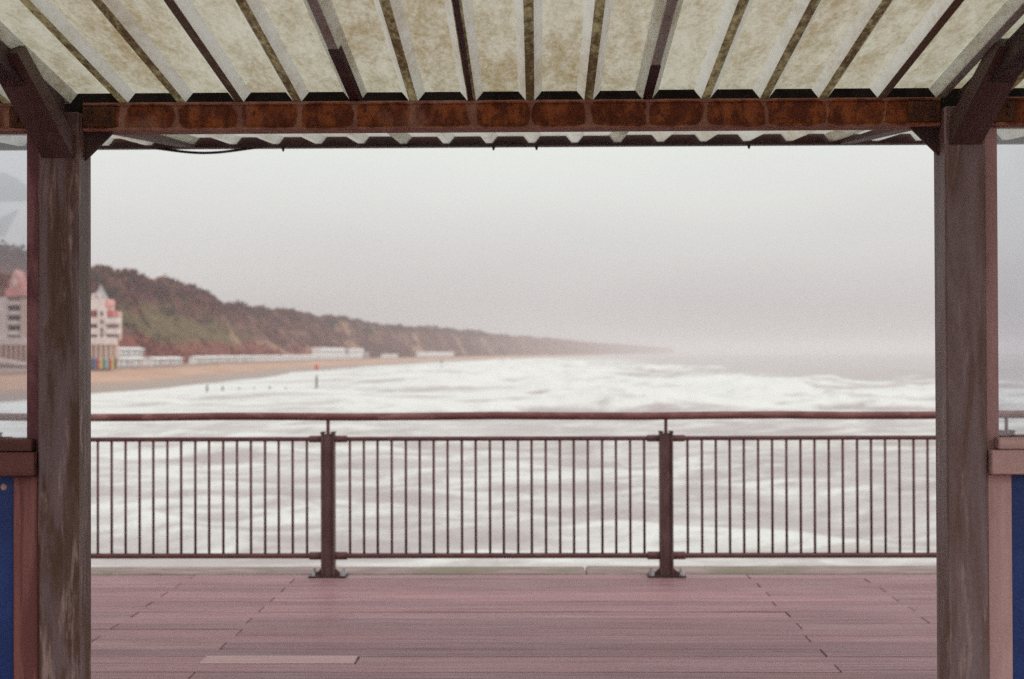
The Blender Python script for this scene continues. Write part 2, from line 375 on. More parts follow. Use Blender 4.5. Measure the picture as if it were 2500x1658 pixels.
# ---- sea
def build_sea():
    fine = np.radians(np.arange(-34, 34.01, 0.115))
    coarse = np.radians(np.arange(37, 323.1, 4.0))
    th = np.concatenate([fine, coarse]); nT = len(th)
    r = np.concatenate([[1.0, 6, 12, 20, 28, 34], np.geomspace(38, 11000, 520)]); nR = len(r)
    R, T = np.meshgrid(r, th, indexing='ij')
    X = R * np.sin(T); Y = R * np.cos(T)
    cell = np.maximum(R * np.radians(0.115), R * 0.011)
    cell = np.where(np.abs(T) > np.radians(34.1), R * 0.07, cell)
    warp = (fbm(X / 60, Y / 60, 3, 3) - .5) * 26
    off = X - shore(Y)
    surf = sstep(0, 40, off) 
    z = np.zeros_like(X); crest = np.zeros_like(X)
    dist = np.hypot(X, Y)
    for lam, A, ang, ph in ((52, .55, 225, .3), (31, .36, 246, 1.1), (23, .22, 214, 4.0), (15, .20, 256, 2.2), (9.5, .17, 238, .8),
                            (6.4, .125, 268, 5.1), (4.3, .085, 222, 3.3), (2.7, .05, 251, 1.9)):
        w = np.clip((lam / cell - 2.2) / 2.5, 0, 1)
        if lam > 20: w = w * (.22 + .78 * sstep(110, 260, dist))
        a = math.radians(ang)                           # travel direction, towards the beach and the pier
        u = X * math.cos(a) + Y * math.sin(a) + warp * (lam / 52) ** .5 * .6
        s = np.sin(u * 2 * math.pi / lam + ph)
        pk = ((s + 1) / 2) ** 1.8 * 2 - .8
        env = .35 + 1.3 * fbm(X / (lam * 3) + 7, Y / (lam * 3), 2, int(lam))
        z += A * pk * w * env
        crest += A * np.clip(pk, 0, None) * env * (1.6 if lam < 20 else .7) * w
    # breakers: (pixel x, pixel y of the foot, half-length m, height m, thickness m, skew)
    L = [(1890, 968, 9, 4.0, 6, 0.10), (1990, 972, 16, 1.8, 6, 0.0), (2190, 985, 26, 1.4, 9, -0.05), (1580, 912, 14, 2.6, 10, 0.0),
         (1430, 985, 16, 1.4, 7, 0.12), (1150, 940, 40, 1.2, 12, 0.05), (620, 972, 34, 1.1, 8, 0.0), (900, 1004, 26, .8, 6, -.1),
         (1700, 948, 40, 1.0, 10, .05), (1300, 905, 90, 1.6, 22, 0), (400, 985, 22, .8, 6, .1),
         (2250, 1085, 9, .9, 4, -.2), (560, 1110, 12, .7, 3.5, .35), (900, 1200, 9, .4, 2.6, .15), (1500, 1180, 10, .4, 2.8, -.12)]
    rb = random.Random(12)
    for q in range(70):
        py = 880 + 130 * rb.random() ** 1.25
        dd = 8 * FPX / (py - 862)
        px = rb.uniform(250 + (960 - py) * 6, 2300 if py > 935 else 1250 + (py - 870) * 9)
        L.append((px, py, dd * rb.uniform(.03, .11), rb.uniform(.5, 1.25) * (1 + dd / 900), dd * rb.uniform(.018, .035), rb.uniform(-.15, .15)))
    br = np.zeros_like(X); face = np.zeros_like(X)
    rag = fbm(X / 5 + 31, Y / 12, 3, 5); wob = vnoise(X / 9 + 3, Y / 40, 11) - .5
    for px, py, hl, hh, th_, slope in L:
        d = CAM_R.to_3x3() @ Vector(((px - 1250) / FPX, -(py - 829) / FPX, -1))
        t = (SEA - EYE) / d.z; bx, by = d.x * t, d.y * t
        I = np.nonzero((np.abs(X - bx) < hl * 2.6) & (np.abs(Y - by) < th_ * 5 + hl * .6))
        lx = X[I] - bx; ly = Y[I] - by - slope * lx + wob[I] * th_ * .9 + .006 * lx * lx / max(hl * .02, .3) * .1
        e = np.exp(-(lx / hl) ** 2)
        br[I] += hh * e * np.where(ly < 0, np.exp(-(ly / (th_ * .5)) ** 2), np.exp(-(ly / (th_ * 1.3)) ** 2)) * (0.55 + .9 * rag[I])
        face[I] = np.maximum(face[I], e * np.exp(-((ly + th_ * .95) / (th_ * .55)) ** 2) * min(1.0, hh * .8))
    br *= sstep(8, 75, off)
    z = (z * (0.25 + .75 * surf) * sstep(2, 70, off) + br) * np.where(dist > 700, .6, 1.0) - .25 * (1 - sstep(0, 30, off))
    # how much of the surface is foam
    cov = 0.44 + 0.03 * sstep(150, 225, dist) * (1 - sstep(60, 220, off - 60))
    cov += 0.25 * (1 - sstep(10, 70, off)) * (off > -20)
    cov -= 0.36 * sstep(115, 240, off) * sstep(280, 420, dist)
    cov -= 0.30 * sstep(1100, 3200, dist)
    cov += 0.42 * np.clip(br, 0, 1.0) + 0.30 * np.clip(crest - .42, 0, 1) - .42 * face
    cov = np.clip(cov, 0, 1)
    V = np.stack([X, Y, SEA + z], -1).reshape(-1, 3)
    i = np.arange((nR - 1))[:, None]; j = np.arange(nT)[None, :]; jn = (j + 1) % nT
    F = np.stack([i * nT + j, i * nT + jn, (i + 1) * nT + jn, (i + 1) * nT + j], -1).reshape(-1, 4)[:, ::-1]
    me = bpy.data.meshes.new('sea')
    me.vertices.add(len(V)); me.vertices.foreach_set('co', V.ravel())
    me.loops.add(F.size); me.loops.foreach_set('vertex_index', F.ravel().astype(np.int32))
    me.polygons.add(len(F)); me.polygons.foreach_set('loop_start', np.arange(0, F.size, 4, dtype=np.int32))
    me.polygons.foreach_set('use_smooth', np.ones(len(F), bool))
    me.update(); me.validate()
    at = me.attributes.new('foam', 'FLOAT', 'POINT'); at.data.foreach_set('value', cov.ravel().astype(np.float32))
    k = N('sea_water', 0.3, 0.5)
    c = k.attr('foam').outputs['Fac']
    n1 = k.noise(k.pos((.55, 1.25, 0)), 0.11, 9, 0.68, 0.5)
    n2 = k.noise(k.pos((1, .6, 0), off=(40, 9, 0)), 0.018, 5, 0.6, 0.6)
    n3 = k.noise(k.pos((.42, 1.3, 0), off=(4, 90, 0)), 0.42, 7, 0.66, 0.5)
    v = k.math('ADD', c, k.math('ADD', k.math('MULTIPLY_ADD', n1, 0.9, -0.45),
               k.math('ADD', k.math('MULTIPLY_ADD', n2, 0.6, -0.30), k.math('MULTIPLY_ADD', n3, 1.25, -0.625))))
    f = k.rng(v, 0.26, 0.70)
    water = k.mix(n2, (0.43, 0.37, 0.362), (0.50, 0.44, 0.428))
    k.color(k.mix(f, water, (0.79, 0.79, 0.755)))
    k.rough(k.math('MULTIPLY_ADD', f, 0.35, 0.34))
    nb = k.noise(k.pos((1, 1, 0)), 1.3, 6, 0.65, 0.5)
    k.bump(k.math('ADD', nb, n3), 0.55, 0.5)
    M['sea_water'] = k.m; me.materials.append(k.m)
    link('sea', me, kind='structure', label='rough grey sea streaked and covered with white surf')
    return V
SEA_V = build_sea()
def sea_z(x, y): return float(SEA_V[np.argmin((SEA_V[:, 0] - x) ** 2 + (SEA_V[:, 1] - y) ** 2), 2])

# ---- beach, promenade, cliffs: lofted along the shore line
YS = np.concatenate([np.linspace(-900, 240, 30), np.geomspace(250, 9800, 560)])
def loft(name, usets, mats, kind, label=None, attr=None, smooth=True):
    """usets: function y-array -> list of (u, z) columns"""
    cols = usets(YS)
    V = np.stack([np.stack([shore(YS) - u, YS + np.zeros_like(u), SEA + z], -1) for u, z in cols], 1)
    nS, nU = V.shape[:2]
    i = np.arange(nS - 1)[:, None]; j = np.arange(nU - 1)[None]
    F = np.stack([i * nU + j, (i + 1) * nU + j, (i + 1) * nU + j + 1, i * nU + j + 1], -1).reshape(-1, 4)
    me = bpy.data.meshes.new(name); me.from_pydata(V.reshape(-1, 3).tolist(), [], F.tolist())
    for m in mats: me.materials.append(M[m])
    if smooth: me.polygons.foreach_set('use_smooth', [True] * len(F))
    if attr is not None:
        a = me.color_attributes.new('tone', 'FLOAT_COLOR', 'POINT')
        C = attr(V.reshape(-1, 3), nS, nU); a.data.foreach_set('color', np.c_[C, np.ones(len(C))].ravel().astype(np.float32))
    return link(name, me, kind=kind, label=label), V

def sand_mat():
    k = N('wet_sand', 0.7, 0.3)
    n = k.noise(k.pos((1, .25, 1)), 0.12, 6, 0.6); n2 = k.noise(k.pos(), 1.5, 4, 0.6)
    sx = k.n('ShaderNodeSeparateXYZ'); k.t.links.new(k.pos(), sx.inputs[0])
    wet = k.rng(k.math('ADD', sx.outputs['Z'], k.math('MULTIPLY_ADD', n, 1.2, -.6)), SEA + 0.4, SEA + 1.4)
    dry = k.mix(k.rng(n, .35, .65), (0.47, 0.285, 0.20), (0.55, 0.355, 0.26))
    k.color(k.mix(wet, (0.30, 0.205, 0.16), dry)); k.rough(k.rng(wet, 0, 1, .4, .85)); k.bump(n2, 0.4, 0.2); M['wet_sand'] = k.m
    k = N('promenade_paving', 0.8, 0.2); n = k.noise(k.pos(), .3, 5, .6)
    k.color(k.mix(n, (0.34, 0.25, 0.21), (0.46, 0.35, 0.30))); M['promenade_paving'] = k.m
sand_mat()
def beach_cols(y):
    out = []
    for u, z in ((-60, -3.2), (-25, -1.4), (-8, -.45), (0, 0), (6, .55), (14, 1.4), (22, 2.5), (30, 3.2), (34, 3.3)):
        out.append((u + (fbm(y / 37 + u, y * 0 + u, 3, 2) - .5) * (9 if u < 20 else 1), z + (fbm(y / 20, y * 0 + u, 2, 9) - .5) * .35 * (u > 2)))
    return out
loft('beach', beach_cols, ['wet_sand'], 'structure', 'strip of orange brown sand below the cliffs')
def prom_cols(y):
    o = np.zeros_like(y)
    return [(31 + o, 2.2 + o), (31.02 + o, 3.9 + o), (31.5 + o, 4.0 + o), (toe(y) + 3, 4.05 + o)]
loft('promenade', prom_cols, ['promenade_paving'], 'structure', 'paved promenade along the foot of the cliff', smooth=False)

# cliff
TS = np.concatenate([np.linspace(0, 1.0, 46), [1.06, 1.15, 1.3, 1.6, 2.2, 4, 9]])
def cliff_tone(y, t, seed=0):
    """vegetation colour of the cliff face at (distance along shore, height fraction)"""
    y = np.asarray(y, float); t = np.asarray(t, float)
    n = fbm(y / 22, t * 5, 4, 21 + seed); n2 = fbm(y / 60 + 9, t * 3, 3, 44)
    maroon = np.array([0.120, 0.035, 0.035]); rustc = np.array([0.275, 0.080, 0.066]); green = np.array([0.165, 0.120, 0.060])
    sand = np.array([0.48, 0.29, 0.20]); tan = np.array([0.235, 0.108, 0.084])
    c = maroon + (tan - maroon) * sstep(.45, .75, n)[..., None]
    gz = sstep(.12, .3, t) * (1 - sstep(.52, .72, t + (n - .5) * .5)) * (1 - sstep(760, 900, y)) 
    c = c + (green - c) * (gz * sstep(.25, .55, n2 + .12))[..., None]
    rz = (1 - sstep(.16, .34, t + (n2 - .5) * .35)) * (1 - sstep(900, 1200, y))
    c = c + (rustc - c) * (rz * .9)[..., None]
    # bare sandy scars running down the face
    for y0, y1, t0, t1, w in ((1195, 1240, .02, .97, 24), (925, 765, .02, .45, 22), (770, 800, .3, .65, 8), (985, 1030, 0, .35, 18), (1500, 1620, .1, .9, 18),
                              (1800, 1850, .1, .8, 22), (2150, 2200, .1, .8, 26)):
        cy = y0 + (y1 - y0) * t
        m = np.exp(-((y - cy + (n - .5) * 26) / w) ** 2) * sstep(t0 - .06, t0 + .06, t) * (1 - sstep(t1 - .12, t1 + .05, t))
        c = c + (sand - c) * np.clip(m * .9, 0, .65)[..., None]
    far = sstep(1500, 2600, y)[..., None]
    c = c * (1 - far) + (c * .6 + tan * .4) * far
    return c
def cliff_pt(y, t):
    h = cliff_h(y) + (fbm(y / 50, y * 0 + 3, 3, 77) - .5) * 6
    f = np.where(t < .5, t * .42 / .5, .42 + (np.clip(t, 0, 1) - .5) * .58 / .5)
    f = np.where(t < 0.12, t * .75, f)
    wdt = 30 * np.clip(t, 0, 1) + np.clip(t - 1, 0, None) * 40
    gul = (fbm(y / 26, t * 1.2, 3, 31) - .5) * 17 * np.clip(np.sin(np.clip(t, 0, 1.1) * math.pi / 1.1), 0, 1) ** .6
    lump = (fbm(y / 5, t * 9, 3, 55) - .5) * 2.6 * sstep(0, .1, t)
    z = 4.05 + (h - 4.05) * f + lump + np.where(t > 1, (fbm(y / 30, t, 3, 5) - .5) * 3, 0)
    return toe(y) + wdt + gul, z
def cliff_cols(y): return [cliff_pt(y, t + 0 * y) for t in TS]
def tone_attr(V, nS, nU):
    return cliff_tone(np.repeat(YS, nU), np.tile(np.clip(TS, 0, 1.2), nS))
k = N('cliff_scrub', 0.9, 0.1)
a = k.attr('tone').outputs['Color']
n1 = k.noise(k.pos(), 0.35, 7, 0.7); n2 = k.noise(k.pos((1, 1, 1), off=(3, 3, 3)), 1.6, 4, 0.7)
cc = k.mix(0.75, a, k.mix(k.rng(n1, .3, .7), (.22, .22, .22), (.8, .78, .74)), 'OVERLAY')
k.color(cc); k.bump(k.math('ADD', n1, n2), 0.8, 1.2); M['cliff_scrub'] = k.m
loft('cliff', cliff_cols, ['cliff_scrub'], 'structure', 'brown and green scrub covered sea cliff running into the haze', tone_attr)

# scrub: uncountable bushes over the cliff face and along its brow
def build_scrub():
    rg = np.random.default_rng(5)
    n = 9000
    y = np.exp(rg.uniform(np.log(400), np.log(2600), n)); t = rg.uniform(0.03, 1.12, n)
    brow = rg.random(n) < .30; t = np.where(brow, rg.uniform(.82, 1.05, n), t)
    dens = fbm(y / 14, t * 8, 3, 91)
    gz = sstep(.12, .3, t) * (1 - sstep(.5, .68, t)) * (1 - sstep(760, 900, y))
    keep = (dens - gz * .22 > .40)
    ton = cliff_tone(y, t)
    keep &= ton[:, 0] < .30
    y, t, ton = y[keep], t[keep], ton[keep]
    u, z = cliff_pt(y, t)
    c = np.stack([shore(y) - u, y, SEA + z], -1)
    rad = rg.uniform(.8, 1.9, len(y)) * np.where(t > .8, 1.1, .9)
    q = 14
    m = len(y) * q
    cen = np.repeat(c, q, 0) + rg.normal(size=(m, 3)) * np.repeat(rad, q)[:, None] * np.array([.55, .55, .42]) + np.array([0, 0, .5])
    A = rg.normal(size=(m, 3)); A /= np.linalg.norm(A, axis=1)[:, None]
    B = np.cross(A, rg.normal(size=(m, 3))); B /= np.linalg.norm(B, axis=1)[:, None]
    sz = (np.repeat(rad, q) * rg.uniform(.28, .6, m))[:, None]
    V = np.stack([cen - A * sz, cen + B * sz * .8, cen + A * sz, cen - B * sz * .8], 1).reshape(-1, 3)
    F = np.arange(m * 4).reshape(-1, 4)
    me = bpy.data.meshes.new('scrub')
    me.vertices.add(len(V)); me.vertices.foreach_set('co', V.ravel())
    me.loops.add(F.size); me.loops.foreach_set('vertex_index', F.ravel().astype(np.int32))
    me.polygons.add(len(F)); me.polygons.foreach_set('loop_start', np.arange(0, F.size, 4, dtype=np.int32)); me.update()
    C = np.repeat(ton * .95, q * 4, 0) * np.repeat(rg.uniform(.75, 1.2, m), 4)[:, None]
    at = me.color_attributes.new('tone', 'FLOAT_COLOR', 'POINT'); at.data.foreach_set('color', np.c_[C, np.ones(len(C))].ravel().astype(np.float32))
    kk = N('scrub_leaf', 0.9, 0.1); kk.color(kk.attr('tone').outputs['Color']); M['scrub_leaf'] = kk.m; me.materials.append(kk.m)
    link('scrub', me, kind='stuff', label='dark bushy scrub covering the cliff face and brow', cat='scrub')
build_scrub()

# trees that stand out on the skyline
def cliff_tree(px, y, hgt, wid, label):
    x = P(px, 800, y).x
    u = shore(y) - x
    tt = np.clip((u - toe(y)) / 30, 0, 1.4)
    _, z = cliff_pt(np.array([y]), np.array([float(tt)])); z0 = SEA + float(z[0]) - 1.0
    root = thing('cliff_top_tree', (x, y, z0), label, 'tree', 'trees standing up from the cliff brow')
    r = random.Random(int(px))
    mb = MB(); mb.tube([(x, y, z0), (x + .2, y, z0 + hgt * .35), (x + .1, y, z0 + hgt * .7)], [.35, .26, .12], 7)
    for q in range(5):
        a = q * 1.3; mb.tube([(x + .15, y, z0 + hgt * (.35 + .06 * q)), (x + math.cos(a) * wid * .4, y + math.sin(a) * wid * .4, z0 + hgt * (.6 + .05 * q))], [.12, .04], 5)
    mb.build('trunk', 'bark', root)
    mb = MB()
    lobes = [(r.uniform(-.5, .5) * wid, r.uniform(-.5, .5) * wid, hgt * r.uniform(.5, .95), r.uniform(.22, .4) * wid) for _ in range(9)]
    for q in range(900):
        lx, ly, lz, lr = lobes[q % 9]
        d = Vector((r.gauss(0, 1), r.gauss(0, 1), r.gauss(0, 1))).normalized() * lr * r.uniform(.5, 1.05)
        c = Vector((x + lx, y + ly, z0 + lz)) + d
        A = Vector((r.gauss(0, 1), r.gauss(0, 1), r.gauss(0, 1))).normalized() * r.uniform(.3, .6); B = A.orthogonal().normalized() * A.length * .7
        mb.add([c - A, c + B, c + A, c - B], [(0, 1, 2, 3)])
    mb.build('crown', 'tree_leaf', root)
kk = N('tree_leaf', 0.9, 0.1); nn = kk.noise(kk.pos(), .5, 4, .6); kk.color(kk.mix(nn, (0.06, 0.035, 0.028), (0.12, 0.07, 0.05))); M['tree_leaf'] = kk.m
cliff_tree(898, 1330, 9, 8, 'dark rounded tree sticking up alone above the top of the sandy scar')
cliff_tree(812, 1180, 7, 10, 'low spreading tree on the cliff brow before the lone rounded tree')
cliff_tree(268, 570, 5.5, 6, 'tallest bushy tree on the cliff brow above the white spired apartment block')
cliff_tree(225, 560, 4.5, 7, 'broad low tree on the cliff brow next to the tallest bushy tree')
cliff_tree(405, 660, 6, 7, 'brown tree on the cliff brow above the double row of white huts')

# ================================================================== SEAFRONT BUILDINGS
PROM = SEA + 4.03
def apartment_block():
    Y0 = 436.0
    sc = Y0 / FPX
    def xx(px): return P(px, 860, Y0).x
    def zz(py): return P(250, py, Y0).z
    root = thing('seafront_apartment_block', (xx(140), Y0, PROM), 'white apartment block with spired tower, red panels and columned podium', 'building')
    D = 4.2
    # podium with arcade
    mb = MB(); mb.box(xx(-90), xx(279), Y0 + 2.2, Y0 + D, PROM - .3, zz(827))
    mb.build('podium_wall', 'stucco_cream', root)
    mb = MB(); mb.box(xx(-91), xx(280), Y0 - .3, Y0 + 2.6, zz(842), zz(824), bev=.15); mb.build('podium_parapet', 'stucco_white', root)
    px = -86
    while px < 282:
        mb = MB(); mb.box(xx(px), xx(px + 5.5), Y0 - .1, Y0 + .55, PROM - .2, zz(842) - .003, bev=.06); mb.build('column', 'stucco_cream', root)
        px += 12.2
    # main block behind
    mb = MB(); mb.box(xx(-90), xx(256), Y0 + 3, Y0 + 18, zz(827) - .2, zz(757)); mb.build('wall', 'stucco_cream', root)
    # right hand tower with spire
    mb = MB(); mb.box(xx(235), xx(257), Y0 + 1.0, Y0 + 4.5, zz(827), zz(752), bev=.05); mb.build('stair_tower', 'stucco_white', root)
    mb = MB(); mb.box(xx(196), xx(251), Y0 + 2.0, Y0 + 12, zz(757), zz(729)); mb.build('tower_head', 'stucco_white', root)
    mb = MB(); mb.prism([(xx(250.5), zz(748)), (xx(259), zz(748)), (xx(261), zz(740)), (xx(258), zz(731)), (xx(250.5), zz(730))], 'y', Y0 + 2.3, Y0 + 9); mb.build('red_bay', 'panel_pink', root)
    sp = MB()
    xa, xb, xc = xx(206), xx(245), xx(232); ya, yb = Y0 + 3, Y0 + 9
    sp.add([(xa, ya, zz(729)), (xb, ya, zz(729)), (xb, yb, zz(729)), (xa, yb, zz(729)), (xx(226), ya + 2, zz(708)), (xx(238), ya + 2, zz(708)), (xx(238), yb - 2, zz(708)), (xx(226), yb - 2, zz(708)), (xc, (ya + yb) / 2, zz(692))],
           [(0, 1, 5, 4), (1, 2, 6, 5), (2, 3, 7, 6), (3, 0, 4, 7), (4, 5, 8), (5, 6, 8), (6, 7, 8), (7, 4, 8), (3, 2, 1, 0)])
    spo = sp.build('spire', 'roof_grey', root)
    for px in (216, 232):
        w = MB(); w.box(xx(px), xx(px + 6), ya - .12, ya + 1.0, zz(727), zz(716), bev=.05); w.build('dormer', 'stucco_white', spo)
    # stepped balconies on the tower's right
    for k, (py0, py1) in enumerate(((791, 776), (816, 802))):
        b = MB(); b.box(xx(256.5), xx(287), Y0 + .4, Y0 + 4.5, zz(py0), zz(py1), bev=.08); b.build('balcony', 'stucco_white', root)
    mb = MB(); mb.box(xx(256.8), xx(280), Y0 + 2.2, Y0 + 5, zz(827), zz(771)); mb.build('balcony_wall', 'hut_grey', root)
    mb = MB(); mb.prism([(xx(257), zz(771)), (xx(270), zz(771)), (xx(267), zz(758)), (xx(257), zz(755))], 'y', Y0 + 1.6, Y0 + 9); mb.build('red_bay', 'panel_red', root)
    # left of the tower: red panel bands and balconies
    for py0, py1, m in ((774, 757, 'panel_red'), (800, 791, 'panel_red'), (827, 817, 'stucco_cream')):
        b = MB(); b.box(xx(190), xx(234.5), Y0 + 2.3, Y0 + 5, zz(py0), zz(py1)); b.build('facade_panel', m, root)
    for py0, py1 in ((790.5, 775), (816.5, 801)):
        b = MB(); b.box(xx(192), xx(234.7), Y0 + .6, Y0 + 4.9, zz(py0), zz(py1), bev=.06); b.build('balcony', 'stucco_white', root)
    for px in (200, 212, 224):
        for py0, py1 in ((771, 760), (799, 792), (826, 818)):
            w = MB(); w.box(xx(px), xx(px + 7), Y0 + 2.2, Y0 + 2.5, zz(py0), zz(py1)); fr = w.build('window', 'window_glass', root)
    for py in (765, 785, 805, 818):
        w = MB(); w.box(xx(243), xx(249), Y0 + .93, Y0 + 1.2, zz(py + 6), zz(py - 5)); w.build('window', 'window_glass', root)
    # left wing with the pink gable (seen through the shelter's pane)
    mb = MB(); mb.box(xx(-60), xx(14), Y0 + .8, Y0 + 10, zz(827), zz(724)); mb.build('wing_wall', 'stucco_white', root)
    mb = MB(); mb.box(xx(47), xx(72), Y0 + .8, Y0 + 10, zz(827), zz(727)); mb.build('wing_wall', 'stucco_cream', root)
    mb = MB(); mb.box(xx(14.05), xx(46.95), Y0 + 2.4, Y0 + 10, zz(827), zz(722)); mb.build('wing_wall', 'hut_grey', root)
    mb = MB(); mb.prism([(xx(8), zz(722)), (xx(56), zz(722)), (xx(58), zz(705)), (xx(47), zz(700)), (xx(47), zz(688)), (xx(33), zz(657)), (xx(18), zz(688)), (xx(18), zz(700)), (xx(8), zz(706))], 'y', Y0 + 1.2, Y0 + 8)
    g = mb.build('gable', 'panel_pink', root)
    w = MB(); w.prism([(xx(27), zz(697)), (xx(39), zz(697)), (xx(39), zz(684)), (xx(33), zz(674)), (xx(27), zz(684))], 'y', Y0 + 1.05, Y0 + 1.6); w.build('window', 'stucco_white', g)
    for py in (739, 763, 787, 812):
        b = MB(); b.box(xx(15), xx(46), Y0 + 1.0, Y0 + 2.8, zz(py + 5), zz(py - 5), bev=.05); b.build('balcony', 'stucco_white', root)
    for py in (751, 775, 800):
        for px in (17, 32):
            w = MB(); w.box(xx(px), xx(px + 11), Y0 + 2.3, Y0 + 2.6, zz(py + 5), zz(py - 5)); w.build('window', 'window_glass', root)
    mb = MB(); mb.prism([(xx(-92), zz(757)), (xx(190), zz(757)), (xx(182), zz(738)), (xx(-84), zz(738))], 'y', Y0 + 3.5, Y0 + 17.5); mb.build('roof', 'roof_grey', root)
apartment_block()

def low_pavilion():
    Y0 = 425.0
    def xx(px): return P(px, 860, Y0).x
    def zz(py): return P(50, py, Y0).z
    root = thing('beach_kiosk', (xx(20), Y0, PROM), 'low white kiosk with sloping roof on the promenade before the columned podium', 'kiosk')
    mb = MB(); mb.box(xx(-30), xx(58), Y0, Y0 + 6, PROM - .2, zz(888)); mb.build('wall', 'hut_grey', root)
    mb = MB(); mb.prism([(xx(-33), zz(871)), (xx(-33), zz(884)), (xx(62), zz(893)), (xx(62), zz(888))], 'y', Y0 - .6, Y0 + 6.5); mb.build('roof', 'stucco_white', root)
    for px in (4, 26, 44):
        w = MB(); w.box(xx(px), xx(px + 10), Y0 - .08, Y0 + .2, zz(905), zz(896)); w.build('shutter', 'window_glass', root)
low_pavilion()

# beach huts --------------------------------------------------------
def frame_at(y, off):
    """point on the promenade, off metres inland of the waterline, with the local coast direction"""
    x = float(shore(y)) - off
    x2 = float(shore(y + 1)) - off
    return Vector((x, y, PROM)), math.atan2(-(x2 - x), 1.0)
hut_cols = [('hut_dark', 'dark grey'), ('hut_blue', 'navy blue'), ('hut_red', 'bright red'), ('hut_yellow', 'yellow'), ('hut_green', 'dark green'),
            ('hut_sky', 'pale blue'), ('hut_red', 'bright red'), ('hut_yellow', 'yellow'), ('hut_dark', 'dark grey')]
seen = {}
for i, (m, word) in enumerate(hut_cols):
    y = 399 + i * 2.75
    px_x = P(222 + 62 * (i + .0) / 8.6, 890, y).x
    o = Vector((px_x, y, PROM))
    seen[word] = seen.get(word, 0) + 1
    nb = {1: 'beside the dark grey hut', 2: 'next to the navy blue hut', 3: 'next to the dark green hut',
          6: 'next to the pale blue hut', 7: 'nearest the white hut terrace', 0: 'beside the navy blue hut', 8: 'beside the white terrace'}.get(i, 'in the painted row')
    r = thing('beach_hut', o, f'{word} beach hut in the painted row {nb}', 'beach hut', 'painted huts below the apartment block')
    mb = MB(); mb.box(o.x - 2.6, o.x, y, y + 2.45, PROM - .2, PROM + 2.15); mb.build('wall', m, r)
    mb = MB(); mb.prism([(y - .12, PROM + 2.1), (y + 2.57, PROM + 2.1), (y + 1.22, PROM + 2.95)], 'x', o.x - 2.75, o.x + .2); mb.build('roof', m, r)
    mb = MB(); mb.box(o.x - .02, o.x + .06, y + .6, y + 1.85, PROM, PROM + 1.95); mb.build('door', m, r)

def terrace(y0, y1, off, z0, h, label, doors=True, base='hut_grey', depth=3.0, gaps=()):
    p0, _ = frame_at(y0, off); p1, _ = frame_at(y1, off)
    d = (p1 - p0); n = d.length; ax = d.normalized(); back = Vector((-ax.y, ax.x, 0))
    r = thing('beach_hut_terrace', (p0.x, p0.y, PROM + z0), label, 'beach huts', 'white hut terraces along the promenade')
    zb = PROM + z0
    def pt(a, b, z): q = p0 + ax * a + back * b; return (q.x, q.y, z)
    def pr(a0, a1, prof, name, m):
        mb = MB(); k_ = len(prof)
        vs = [pt(a0, b, zb + z) for b, z in prof] + [pt(a1, b, zb + z) for b, z in prof]
        mb.add(vs, [(i, (i + 1) % k_, k_ + (i + 1) % k_, k_ + i) for i in range(k_)] + [tuple(range(k_))[::-1], tuple(range(k_, 2 * k_))])
        return mb.build(name, m, r)
    pr(0, n, [(0, -.2), (depth, -.2), (depth, h), (0, h)], 'wall', 'hut_white')
    pr(-.3, n + .3, [(-.9, h + .003), (depth + .2, h + .003), (depth * .5, h + .75)], 'roof', 'hut_white')
    pr(-.2, n + .2, [(-1.4, -.15), (-.02, -.15), (-.02, .28), (-1.4, .28)], 'plinth', base)
    if doors:
        a = 0.5; q = 0
        while a + 1.7 < n:
            m = ('hut_white', 'hut_sky', 'hut_white', 'hut_white', 'hut_green', 'hut_white', 'hut_pink')[q % 7]
            pr(a, a + 1.5, [(-.07, .29), (.1, .29), (.1, 2.05), (-.07, 2.05)], 'door', m); a += 2.35; q += 1
    return r
terrace(444, 481, 33.5, 0, 2.45, 'white hut terrace standing right beside the row of painted huts')
terrace(448, 476, 41, 3.3, 2.4, 'upper white hut terrace, end nearer the spired apartment block')
terrace(478, 493, 41, 3.3, 2.4, 'upper white hut terrace, middle one of three on the bank')
terrace(495, 512, 41, 3.3, 2.4, 'upper white hut terrace, end farther from the spired apartment block')
terrace(489, 540, 32.5, 0, 2.3, 'cream white hut terrace with flat grey end beside the dark gap')
yy = 580; kq = 0
while yy < 1120:
    ln = 30 + 3.2 * (kq % 3)
    ordw = ('first', 'second', 'third', 'fourth', 'fifth', 'sixth', 'seventh', 'eighth', 'ninth', 'tenth', 'eleventh', 'twelfth', 'thirteenth', 'fourteenth', 'fifteenth', 'sixteenth', 'seventeenth', 'eighteenth')[kq]
    terrace(yy, yy + ln, 33, 0, 2.5, f'{ordw} white hut terrace after the dark gap in the long row', doors=kq < 4)
    yy += ln + 3; kq += 1
terrace(1460, 1640, 36, 0.5, 4.2, 'distant pale hut terrace beyond the two storey promenade building', doors=False)
terrace(1240, 1330, 34, 0, 2.5, 'pale hut terrace standing beyond the two storey promenade building near the scar', doors=False)

